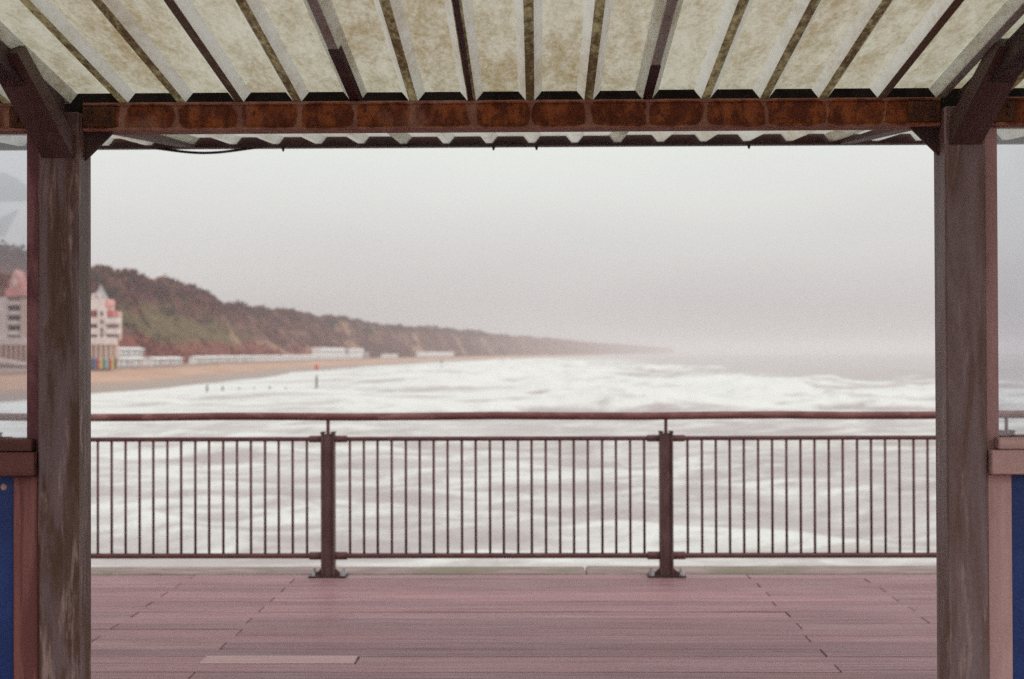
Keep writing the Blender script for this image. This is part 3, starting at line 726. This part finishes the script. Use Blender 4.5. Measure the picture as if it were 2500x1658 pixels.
def promenade_cafe():
    root = None
    p0, _ = frame_at(985, 40)
    root = thing('promenade_building', (p0.x, p0.y, PROM), 'two storey white promenade building with grey stair at the foot of the sandy scar', 'building')
    for a, b, z0, z1, m, nm in ((985, 1075, 3.2, 8.4, 'hut_white', 'upper_storey'), (1078, 1095, 2.4, 7.4, 'hut_grey', 'link_bay'), (1097, 1165, 3.2, 8.2, 'hut_white', 'upper_storey'),
                                (985, 1170, -.2, 3.15, 'hut_grey', 'lower_storey'), (1172, 1195, -.2, 5.5, 'hut_grey', 'stair')):
        q0, _ = frame_at(a, 39.5); q1, _ = frame_at(b, 39.5)
        mb = MB()
        vs = [(q0.x, q0.y, PROM + z0), (q1.x, q1.y, PROM + z0), (q1.x - 7, q1.y, PROM + z0), (q0.x - 7, q0.y, PROM + z0)]
        mb.add(vs + [(v[0], v[1], PROM + z1) for v in vs], [(0, 1, 2, 3), (7, 6, 5, 4), (0, 4, 5, 1), (1, 5, 6, 2), (2, 6, 7, 3), (3, 7, 4, 0)])
        o = mb.build(nm, m, root)
        if nm == 'upper_storey':
            c = a + 4
            while c < b - 6:
                w0, _ = frame_at(c, 39.4); w1, _ = frame_at(c + 4, 39.4)
                w = MB(); w.prism([(w0.x + .05, w0.y), (w1.x + .05, w1.y), (w1.x - .3, w1.y), (w0.x - .3, w0.y)], 'z', PROM + 4.4, PROM + 6.0); w.build('window', 'window_glass', o)
                c += 9
promenade_cafe()

# groyne piles and beacons ------------------------------------------
def sea_pt(px, py):
    d = CAM_R.to_3x3() @ Vector(((px - 1250) / FPX, -(py - 829) / FPX, -1)); t = (SEA - EYE) / d.z
    return Vector((d.x * t, d.y * t, SEA))
for i, px in enumerate((505, 543, 583, 620, 658, 697)):
    p = sea_pt(px, 966)
    mb = MB(); h = max(sea_z(p.x, p.y) - SEA, 0) + (1.5, 1.2, 1.0, 1.25, 1.4, 1.2)[i]
    mb.tube([(p.x, p.y, SEA - 2.5), (p.x + .03, p.y, SEA + .4), (p.x + .06, p.y, SEA + h)], [.2, .19, .15], 9)
    mb.build('groyne_pile', 'pile_wood', None, True, label='dark groyne pile stump in the surf, ' + ('sixth', 'fifth', 'fourth', 'third', 'second', 'first')[i] + ' in line from the red topped pole', cat='pile', group='groyne piles standing in the surf')
def beacon(px, py, h, label, red=True):
    p = sea_pt(px, py)
    r = thing('groyne_beacon', (p.x, p.y, SEA), label, 'beacon', 'groyne end beacons')
    mb = MB(); mb.tube([(p.x, p.y, SEA - 2.5), (p.x, p.y, SEA + h * .62)], [.24, .20], 10); mb.build('pile', 'pile_wood', r, True)
    mb = MB(); mb.tube([(p.x, p.y, SEA + h * .62), (p.x, p.y, SEA + h * .9)], .07, 8); mb.build('pole', 'hut_white', r, True)
    z = SEA + h * .9
    mb = MB(); mb.tube([(p.x, p.y, z), (p.x, p.y, z + .15), (p.x, p.y, z + 1.0), (p.x, p.y, z + 1.1)], [.22, .38, .38, .22], 12); mb.build('topmark', 'marker_red' if red else 'pile_wood', r, True)
beacon(773, 952, 5.0, 'dark pole in the surf with a red topmark')
beacon(1078, 906, 4.0, 'thin brown pole far out in the surf without any red', red=False)

# ================================================================== PIER DECK
deck = MB(); deck.box(-14, 14, -12, 10.70, -0.45, -0.17).box(-14, 14, -12, 10.29, -0.169, -0.046).build('pier_deck', 'deck_edge_moss', None, kind='structure', label='pier deck of pinkish hardwood boards')
deck = bpy.data.objects['pier_deck']
BW, GAP = 0.185, 0.014
JX_ODD = [-9.85, -5.80, P(590, 1533, 8.4).x * 0 - 1.72, 2.32, 6.36, 10.4]
JX_EVEN = [-10.6, -6.52, -2.48, 1.52, 5.56, 9.6]
board_cache = {}
def board(x0, x1, y0, m='deck_board', z=0.0):
    ln = round(x1 - x0, 3); key = (ln, m)
    if key not in board_cache:
        w = BW - GAP; pf = [(0, -.04), (0, -.004), (.004, 0)]
        for q in range(1, 5):
            gy = w * q / 5; pf += [(gy - .0045, 0), (gy - .003, -.0055), (gy + .003, -.0055), (gy + .0045, 0)]
        pf += [(w - .004, 0), (w, -.004), (w, -.04)]
        board_cache[key] = MB().prism(pf, 'x', 0, ln - .011).mesh('board', m)
    o = link('board', board_cache[key], deck)
    o.location = (x0, y0, z + rnd.uniform(-.0025, .0015)); o.rotation_euler = (rnd.uniform(-.006, .006), 0, rnd.uniform(-.0006, .0006))
    return o
y = 10.30 - BW; row = 0
pale_y = P(690, 1604, 7.48)
while y > 3.2:
    js = JX_ODD if row % 2 else JX_EVEN
    yc = y + BW / 2
    js = [j + rnd.uniform(-.012, .012) for j in js]
    for a, b in zip(js[:-1], js[1:]):
        if b < -8.5 or a > 8.5: continue
        if abs(yc - 7.48) < BW / 2 and a < -1 < b:
            cut = P(877, 1604, 7.48).x; st = P(502, 1604, 7.48).x
            board(a, st, y) if st - a > .3 else None
            board(st, cut, y, 'deck_board_new', .002); board(cut, b, y)
        elif abs(yc - 7.86) < BW and abs(b + 1.72) < .1:
            board(a, b, y, 'deck_board_pale')
        else:
            board(a, b, y)
    y -= BW; row += 1
# boards behind the viewer, one joined field
mb = MB(); yb = y
while yb > -11.8:
    x = -10 + (0.8 if int(yb * 10) % 2 else 0)
    while x < 9:
        mb.box(x, x + 3.99, yb, yb + BW - GAP, -0.04, 0); x += 4.0
    yb -= BW
mb.build('board_field', 'deck_board', deck, kind='stuff')
# edge timbers outside the railing
for i, (a, b) in enumerate(((-9.0, -4.1), (-4.09, 0.35), (0.36, 4.6), (4.61, 9.0))):
    MB().box(a, b, 10.304, 10.50, -0.06, 0.002 + .003 * (i % 2), bev=.006).build('edge_board', 'deck_edge_moss', deck)
    MB().box(a, b, 10.506, 10.73, -0.16, -0.004 - .003 * (i % 2), bev=.012).build('edge_board', 'deck_edge_moss', deck)

# ================================================================== RAILING
RY = 10.20
PX = [P(802, 1400, RY).x, P(1627, 1400, RY).x]
BAY = PX[1] - PX[0]
posts_x = [PX[0] + BAY * k for k in range(-2, 4)]
HZ = P(1215, 1016, RY).z; UZ = P(1215, 1071, RY).z; LZ = P(1215, 1356.5, RY).z
TOPZ = P(802, 1058, RY).z
rail = thing('pier_railing', (0, RY, 0), 'dark brown metal railing with thin uprights and round handrail along the deck edge', 'railing')
MB().tube([(posts_x[0] + (posts_x[-1] - posts_x[0]) * t / 24, RY, HZ + .004 * math.sin(t * 1.7)) for t in range(25)], .028, 14).build('handrail', 'handrail_wood', rail, True)
mbp = MB()
mbp.box(-.048, -.034, -.045, .045, .012, TOPZ, bev=.003).box(.034, .048, -.045, .045, .012, TOPZ, bev=.003).box(-.0335, .0335, -.03, -.016, .012, TOPZ - .002)
post_me = mbp.mesh('post', 'post_paint')
plate_me = MB().box(-.135, .135, -.075, .075, 0.002, .013, bev=.003).mesh('base_plate', 'dark_steel')
bolt_me = MB().tube([(0, 0, .013), (0, 0, .034)], .019, 6).tube([(0, 0, .034), (0, 0, .055)], .008, 8).mesh('bolt', 'nut_zinc')
gus_me = MB().prism([(.0485, .0135), (.105, .0135), (.0485, .06)], 'y', -.006, .006).prism([(-.0485, .0135), (-.0485, .06), (-.105, .0135)], 'y', -.006, .006).mesh('gusset', 'post_paint')
stem_me = MB().tube([(0, 0, TOPZ - .10), (0, 0, HZ - .024)], .0125, 10).mesh('stem', 'rail_paint')
lug_me = MB().box(-.052, -.022, -.048, .048, TOPZ + .0005, TOPZ + .011, bev=.003).box(.022, .052, -.048, .048, TOPZ + .0005, TOPZ + .011, bev=.003).mesh('cap_lug', 'dark_steel')
sleeve_u = MB().tube([(.049, 0, UZ), (.135, 0, UZ)], .0245, 12).mesh('sleeve', 'rail_paint')
sleeve_l = MB().tube([(.049, 0, LZ), (.135, 0, LZ)], .0285, 12).mesh('sleeve', 'rail_paint')
for x in posts_x:
    p = link('post', post_me, rail); p.location = (x, RY, 0); p.matrix_parent_inverse = Matrix.Translation((0, -RY, 0))
    def sub(name, me, dx=0, dy=0, rz=0, dz=0):
        o = link(name, me); o.parent = p; o.location = (dx, dy, dz); o.rotation_euler = (0, 0, rz); return o
    sub('base_plate', plate_me); sub('gusset', gus_me); sub('stem', stem_me, 0, -.004); sub('cap_lug', lug_me)
    for dx in (-.107, .107):
        for dy in (-.048, .048): sub('bolt', bolt_me, dx, dy, rnd.uniform(0, 1))
    for rz in (0, math.pi): sub('sleeve', sleeve_u, 0, 0, rz); sub('sleeve', sleeve_l, 0, 0, rz)
bal_me = MB().tube([(0, 0, LZ), (0, 0, UZ)], .0095, 8).mesh('baluster', 'rail_paint'); bal_me.polygons.foreach_set('use_smooth', [True] * len(bal_me.polygons))
u_me = MB().tube([(.05, 0, UZ), (BAY - .05, 0, UZ)], .0165, 12).mesh('upper_rail', 'rail_paint')
l_me = MB().tube([(.05, 0, LZ), (BAY - .05, 0, LZ)], .0195, 12).mesh('lower_rail', 'rail_paint')
for k, x in enumerate(posts_x[:-1]):
    for nm, me in (('upper_rail', u_me), ('lower_rail', l_me)):
        o = link(nm, me); o.parent = rail; o.location = (x, 0, 0)
    st = (BAY - 2 * .155) / 21
    for i in range(22):
        o = link('baluster', bal_me); o.parent = rail; o.location = (x + .155 + i * st + rnd.uniform(-.0015, .0015), 0, 0)
        o.rotation_euler = (0, 0, rnd.uniform(0, 1))

# ================================================================== SHELTER
sh = thing('pier_shelter', (0, 4.87, 0), 'rusty steel pier shelter with butterfly roof of translucent corrugated sheets', 'shelter')
CF = 4.80                                                   # front face of the columns
colL = (P(92, 1300, CF).x, P(192, 1300, CF).x); colR = (P(2313, 1300, CF).x, P(2413, 1300, CF).x)
BAYX = (colR[0] - colL[0])
cols = [(colL[0] - BAYX, colL[1] - BAYX), colL, colR, (colR[0] + BAYX, colR[1] + BAYX)]
BT, BB = P(1310, 243.5, 4.84).z, P(1310, 313, 4.84).z         # beam top / underside
TZ = BT + .003                                              # trough underside at the valley
SL_N, SL_F = 0.124, 0.0735
Y_N, Y_F = 3.12, 6.64
def zn(y): return TZ + SL_N * (4.86 - y)
def zf(y): return TZ + SL_F * (y - 5.06)
for i, (a, b) in enumerate(cols):
    mb = MB(); mb.box(a, b, CF, CF + .14, 0, BB + .06, bev=.006)
    mb.build('column', 'column_paint' if i < 2 else 'column_paint_grey', sh)
    MB().box(a - .05, b + .05, CF - .05, CF + .19, 0.001, .012, bev=.003).build('base_plate', 'dark_steel', sh)
    c = (a + b) / 2; w = .053
    # brace up to the roof arm on the near side
    def brace(s):
        y0 = CF - .002 if s < 0 else CF + .142
        b0 = 2.268 if i < 2 else 2.295
        pr = [(y0, b0), (y0, b0 + .085), (y0 + s * .455, 2.552), (y0 + s * .52, 2.515)]
        MB().prism(pr, 'x', c - w, c + w).build('brace', 'brace_paint_shaded', sh)
    brace(-1)
    # roof arms
    e = .035
    ra = MB(); ra.prism([(CF - .003, zn(CF) - .003), (CF - .003, zn(CF) - .085), (Y_N + .02, zn(Y_N) - .05), (Y_N + .02, zn(Y_N) - .003)], 'x', c - e - .012 + (0 if i < 2 else .02), c + e - .012 + (0 if i < 2 else .02))
    ra.build('roof_arm', 'dark_steel', sh)
    ra = MB(); ra.prism([(CF + .143, TZ - .06), (CF + .143, TZ - .006), (5.06, TZ - .006), (Y_F - .035, zf(Y_F) - .006), (Y_F - .035, zf(Y_F) - .018), (5.06, TZ - .05)], 'x', c - e, c + e)
    ra.build('roof_arm', 'brace_paint_shaded', sh)
    # corner gussets under the beam
    if i in (1, 2):
        s = 1 if i == 1 else -1; xe = b if i == 1 else a
        g = MB(); g.prism([(xe + s * .0005, BB + .02), (xe + s * .0005, BB - .098), (xe + s * .098, BB - .001), (xe + s * .098, BB + .02)], 'y', 4.87, 4.882)
        g.build('gusset', 'dark_steel', sh)
# valley beam: channel with flanges, three lengths
for a, b in ((cols[0][1], cols[1][0]), (cols[1][1], cols[2][0]), (cols[2][1], cols[3][0])):
    mb = MB(); mb.box(a + .001, b - .001, 4.847, 4.855, BB + .012, BT - .012)
    bm_ = mb.build('beam', 'beam_rust', sh)
    MB().box(a + .001, b - .001, 4.840, 4.93, BB, BB + .0118, bev=.002).build('beam_flange', 'beam_rust', bm_)
    MB().box(a + .001, b - .001, 4.840, 4.93, BT - .0118, BT, bev=.002).build('beam_flange', 'beam_rust', bm_)
    for s, xe in ((1, a), (-1, b)):
        x0, x1 = sorted((xe + s * .002, xe + s * .112))
        pl = MB().box(x0, x1, 4.839, 4.8465, BB + .014, BT - .014, bev=.0015).build('end_plate', 'rust_plate', sh)
        for bx in (.03, .092) if s > 0 else (.03, .085):
            for bz in (.030, .058):
                MB().tube([(xe + s * bx, 4.8388, BT - bz), (xe + s * bx, 4.830, BT - bz)], .008, 6).build('bolt', 'dark_steel', pl)
# valley gutter behind the beam
g = MB(); g.box(-5.4, 5.2, 4.932, 4.94, BB + .03, TZ + .060).box(-5.4, 5.2, 4.9405, 5.05, BB + .03, BB + .036).box(-5.4, 5.2, 5.051, 5.058, BB + .03, TZ - .004)
g.build('valley_gutter', 'gutter_dark', sh)

# corrugated sheets: pitch .2, cover 1.0; troughs at x = -.02 + .2 k, laps at -.62 + k
H = .032
def sheet(x0, ya, za, yb, zb, lift, dark=(), far=False):
    """one sheet covering x0..x0+1, lapping one trough at each side"""
    mb = MB(); xs = []
    for k in range(6):
        t = x0 + .2 * k
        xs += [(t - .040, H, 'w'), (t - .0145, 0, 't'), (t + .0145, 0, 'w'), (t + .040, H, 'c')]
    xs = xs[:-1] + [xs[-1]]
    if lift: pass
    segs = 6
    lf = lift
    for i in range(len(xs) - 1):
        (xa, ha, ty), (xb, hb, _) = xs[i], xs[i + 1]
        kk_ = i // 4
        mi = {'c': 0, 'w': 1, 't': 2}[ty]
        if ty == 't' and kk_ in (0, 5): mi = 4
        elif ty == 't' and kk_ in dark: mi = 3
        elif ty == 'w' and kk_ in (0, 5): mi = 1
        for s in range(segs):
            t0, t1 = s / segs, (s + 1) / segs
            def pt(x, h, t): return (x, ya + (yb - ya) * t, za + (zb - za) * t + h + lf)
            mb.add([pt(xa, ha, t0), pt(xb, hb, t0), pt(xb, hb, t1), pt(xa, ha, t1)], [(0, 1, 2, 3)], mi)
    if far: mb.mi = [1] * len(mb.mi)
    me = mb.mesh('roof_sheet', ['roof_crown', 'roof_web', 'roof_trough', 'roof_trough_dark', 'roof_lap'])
    return link('roof_sheet', me, sh)
for k in range(-5, 5):
    x0 = -.62 + k
    lift = .0 if k % 2 == 0 else .0025
    sheet(x0, 4.868, zn(4.868), Y_N, zn(Y_N), lift, dark={-1: (3,), 0: (), 1: (4,), -2: (2,)}.get(k, (rnd.randint(1, 4),)))
    sheet(x0, 5.062, TZ, Y_F, zf(Y_F), lift, far=True)
# dark lap tape in one trough
y0_, y1_ = 4.866, Y_N + .05
st = MB(); x_ = -.222
st.add([(x_ - .008, y0_, zn(y0_) - .0015), (x_ + .008, y0_, zn(y0_) - .0015), (x_ + .010, y1_, zn(y1_) - .0015), (x_ - .010, y1_, zn(y1_) - .0015),
        (x_ - .008, y0_, zn(y0_) - .007), (x_ + .008, y0_, zn(y0_) - .007), (x_ + .010, y1_, zn(y1_) - .007), (x_ - .010, y1_, zn(y1_) - .007)],
       [(0, 1, 2, 3), (7, 6, 5, 4), (0, 4, 5, 1), (1, 5, 6, 2), (2, 6, 7, 3), (3, 7, 4, 0)])
st.build('seam_strip', 'dark_steel', sh)
# dark end patches where the laps are doubled and dirty
for x_, y1_ in ((-.62, 4.33), (.38, 4.50)):
    st = MB()
    a = [(x_ - .0165, 0), (x_ + .0165, 0), (x_ + .026, .0125)] if x_ < 0 else [(x_ - .0165, 0), (x_ + .0165, 0)]
    dz = -.0018
    for (xa, ha), (xb, hb) in zip(a[:-1], a[1:]):
        st.add([(xa, 4.866, zn(4.866) + ha + dz), (xb, 4.866, zn(4.866) + hb + dz), (xb, y1_, zn(y1_) + hb + dz), (xa, y1_, zn(y1_) + ha + dz)], [(0, 1, 2, 3)])
    st.build('lap_patch', 'lap_tar', sh) if False else st.build('lap_patch', 'dark_steel', sh)
# eaves trims
fz0, fz1 = P(1310, 360, Y_F + .02).z, zf(Y_F) + H + .012
f = MB(); f.box(-5.6, 5.4, Y_F + .012, Y_F + .02, fz0, fz1, bev=.001).box(-5.6, 5.4, Y_F - .03, Y_F + .0115, fz0, fz0 + .006); f.build('fascia', 'fascia_paint_shaded', sh)
MB().box(-5.6, 5.4, Y_N - .02, Y_N - .012, zn(Y_N) - .03, zn(Y_N) + H + .02, bev=.001).build('fascia', 'fascia_paint_shaded', sh)
for px in (692, 1205, 1310, 1828):
    x_ = P(px, 360, Y_F + .0).x
    MB().tube([(x_, Y_F - .006, fz0 + .002), (x_, Y_F - .006, fz0 - .016)], [.009, .004], 6).build('bolt', 'dark_steel', sh)

# cable hanging slack under the far eave
pa, pb = P(360, 362, Y_F - .012), P(640, 361, Y_F - .012)
mb = MB(); pts = []
for i in range(25):
    t = i / 24; s = math.sin(math.pi * t) ** 1.4
    pts.append(pa.lerp(pb, t) + Vector((0, 0, -.026 * s + .003)))
mb.tube(pts, .0062, 8).build('slack_cable', 'cable_rubber', None, True, label='dark cable sagging below the far roof edge', cat='cable')

# ------------------------------------------------------------------ glazed screens either side
def screen(side):
    s = -1 if side < 0 else 1
    xc = colL[0] if s < 0 else colR[1]                # column face it starts from
    far = cols[0][1] if s < 0 else cols[3][0]
    pxs = (66, 75, 88, 32) if s < 0 else (2436, 2439, 2412, 2472)
    tim, timf, sti = ('timber_red', 'timber_red_flat', 'stile_paint') if s < 0 else ('timber_pale', 'timber_pale_flat', 'stile_paint_pale')
    r = thing('glazed_screen', ((xc + far) / 2, 4.87, 0), 'shelter screen with dark red timber, blue board and clouded pane' if s < 0 else
              'shelter screen with pale pinkish timber, blue board and clear pane', 'screen', 'glazed screens beside the shelter opening')
    def bx(xa, xb, *rest, **k):
        a, b = sorted((xa, xb)); return MB().box(a, b, *rest, **k)
    xs = P(pxs[0], 700, 4.86).x
    bx(xc + s * .002, xs, 4.855, 4.905, 1.25, BB - .002, bev=.004).build('stile', sti, r)
    z1, z2, z3 = P(1250, 1070 if s < 0 else 1072, 4.80).z, P(1250, 1102, 4.79).z, P(1250, 1161, 4.78).z
    bx(P(pxs[1], 1085, 4.80).x, far - s * -.02, 4.80, 4.853, z2 + .001, z1, bev=.004).build('sill', timf, r)
    xr = P(pxs[2], 1130, 4.775).x; xr = min(xr, xc - .006) if s < 0 else max(xr, xc + .006)
    bx(xr, far - s * -.02, 4.775, 4.854, z3, z2, bev=.004).build('mid_rail', timf, r)
    bx(xc + s * .004, P(pxs[3], 1400, 4.82).x, 4.82, 4.86, 0.05, z3 - .002, bev=.004).build('stile', tim, r)
    bd = bx(P(pxs[3], 1400, 4.82).x + s * .002, far + s * -.03, 4.838, 4.852, .08, z3 - .002, bev=.002).build('board', 'blue_board', r)
    zz = P(1250, 1187, 4.838).z
    x0 = P(9 if s < 0 else 2491 + 18, 1187, 4.838).x
    for i in range(5):
        xq = x0 + s * .5 * i
        MB().tube([(xq, 4.8378, zz), (xq, 4.834, zz)], [.0115, .009], 14).tube([(xq, 4.8338, zz), (xq, 4.832, zz)], .004, 8).build('screw', 'screw_cap', bd)
    bx(xs + s * .001, far + s * -.03, 4.877, 4.883, z1 - .02, BB - .004).build('pane', 'old_glazing', r)
screen(-1); screen(1)

# canopy across the deck behind the viewer, mirrored in the left pane
def canopy():
    c = P(20, 862, 15.2); cx, cy = c.x - .15, 4.88 - (15.2 - 4.88)
    r = thing('deck_canopy', (cx, cy, 0), 'dark domed canopy on a thin post, mirrored in the clouded pane', 'canopy')
    zr = EYE + (862 - 455) / FPX * 15.2; zt = EYE + (862 - 412) / FPX * 15.2
    MB().tube([(cx, cy, 0), (cx, cy, zr + .1)], .045, 10).build('post', 'dark_steel', r, True)
    prof = [(.02, zt), (.12, zt - .015), (.25, zt - .07), (.36, zr + .03), (.42, zr - .03), (.42, zr - .09)]
    mb = MB(); n = 20
    vs = [(cx + R_ * 1.0 * math.cos(2 * math.pi * q / n), cy + R_ * math.sin(2 * math.pi * q / n), z) for R_, z in prof for q in range(n)]
    fs = [(i * n + q, i * n + (q + 1) % n, (i + 1) * n + (q + 1) % n, (i + 1) * n + q) for i in range(len(prof) - 1) for q in range(n)]
    mb.add(vs, fs + [tuple(range(n))]).build('hood', 'canopy_fabric', r, True)
    MB().tube([(cx + .43 * math.cos(q * math.pi / 12), cy + .43 * math.sin(q * math.pi / 12), zr - .05) for q in range(25)], .03, 8).build('rim', 'gutter_dark', r, True)
    MB().prism([(cx + .04, zr - .32), (cx + .26, zr - .22), (cx + .10, zr - .52), (cx + .04, zr - .50)], 'y', cy - .02, cy + .02).build('side_sheet', 'canopy_fabric', r)
canopy()

# ================================================================== AIR
hz = MB(); hz.box(-11500, 11500, -11500, 11500, SEA - 6, SEA + 66)
k = N('sea_haze'); k.t.nodes.remove(k.b)
vol = k.n('ShaderNodeVolumePrincipled')
vol.inputs['Color'].default_value = (0.94, 0.91, 0.91, 1); vol.inputs['Density'].default_value = 0.00022
vol.inputs['Anisotropy'].default_value = 0.0
k.t.links.new(vol.outputs[0], k.t.nodes['Material Output'].inputs['Volume'])
M['sea_haze'] = k.m
hz.build('haze', 'sea_haze', None, kind='stuff', label='pale sea haze over the bay', cat='haze')
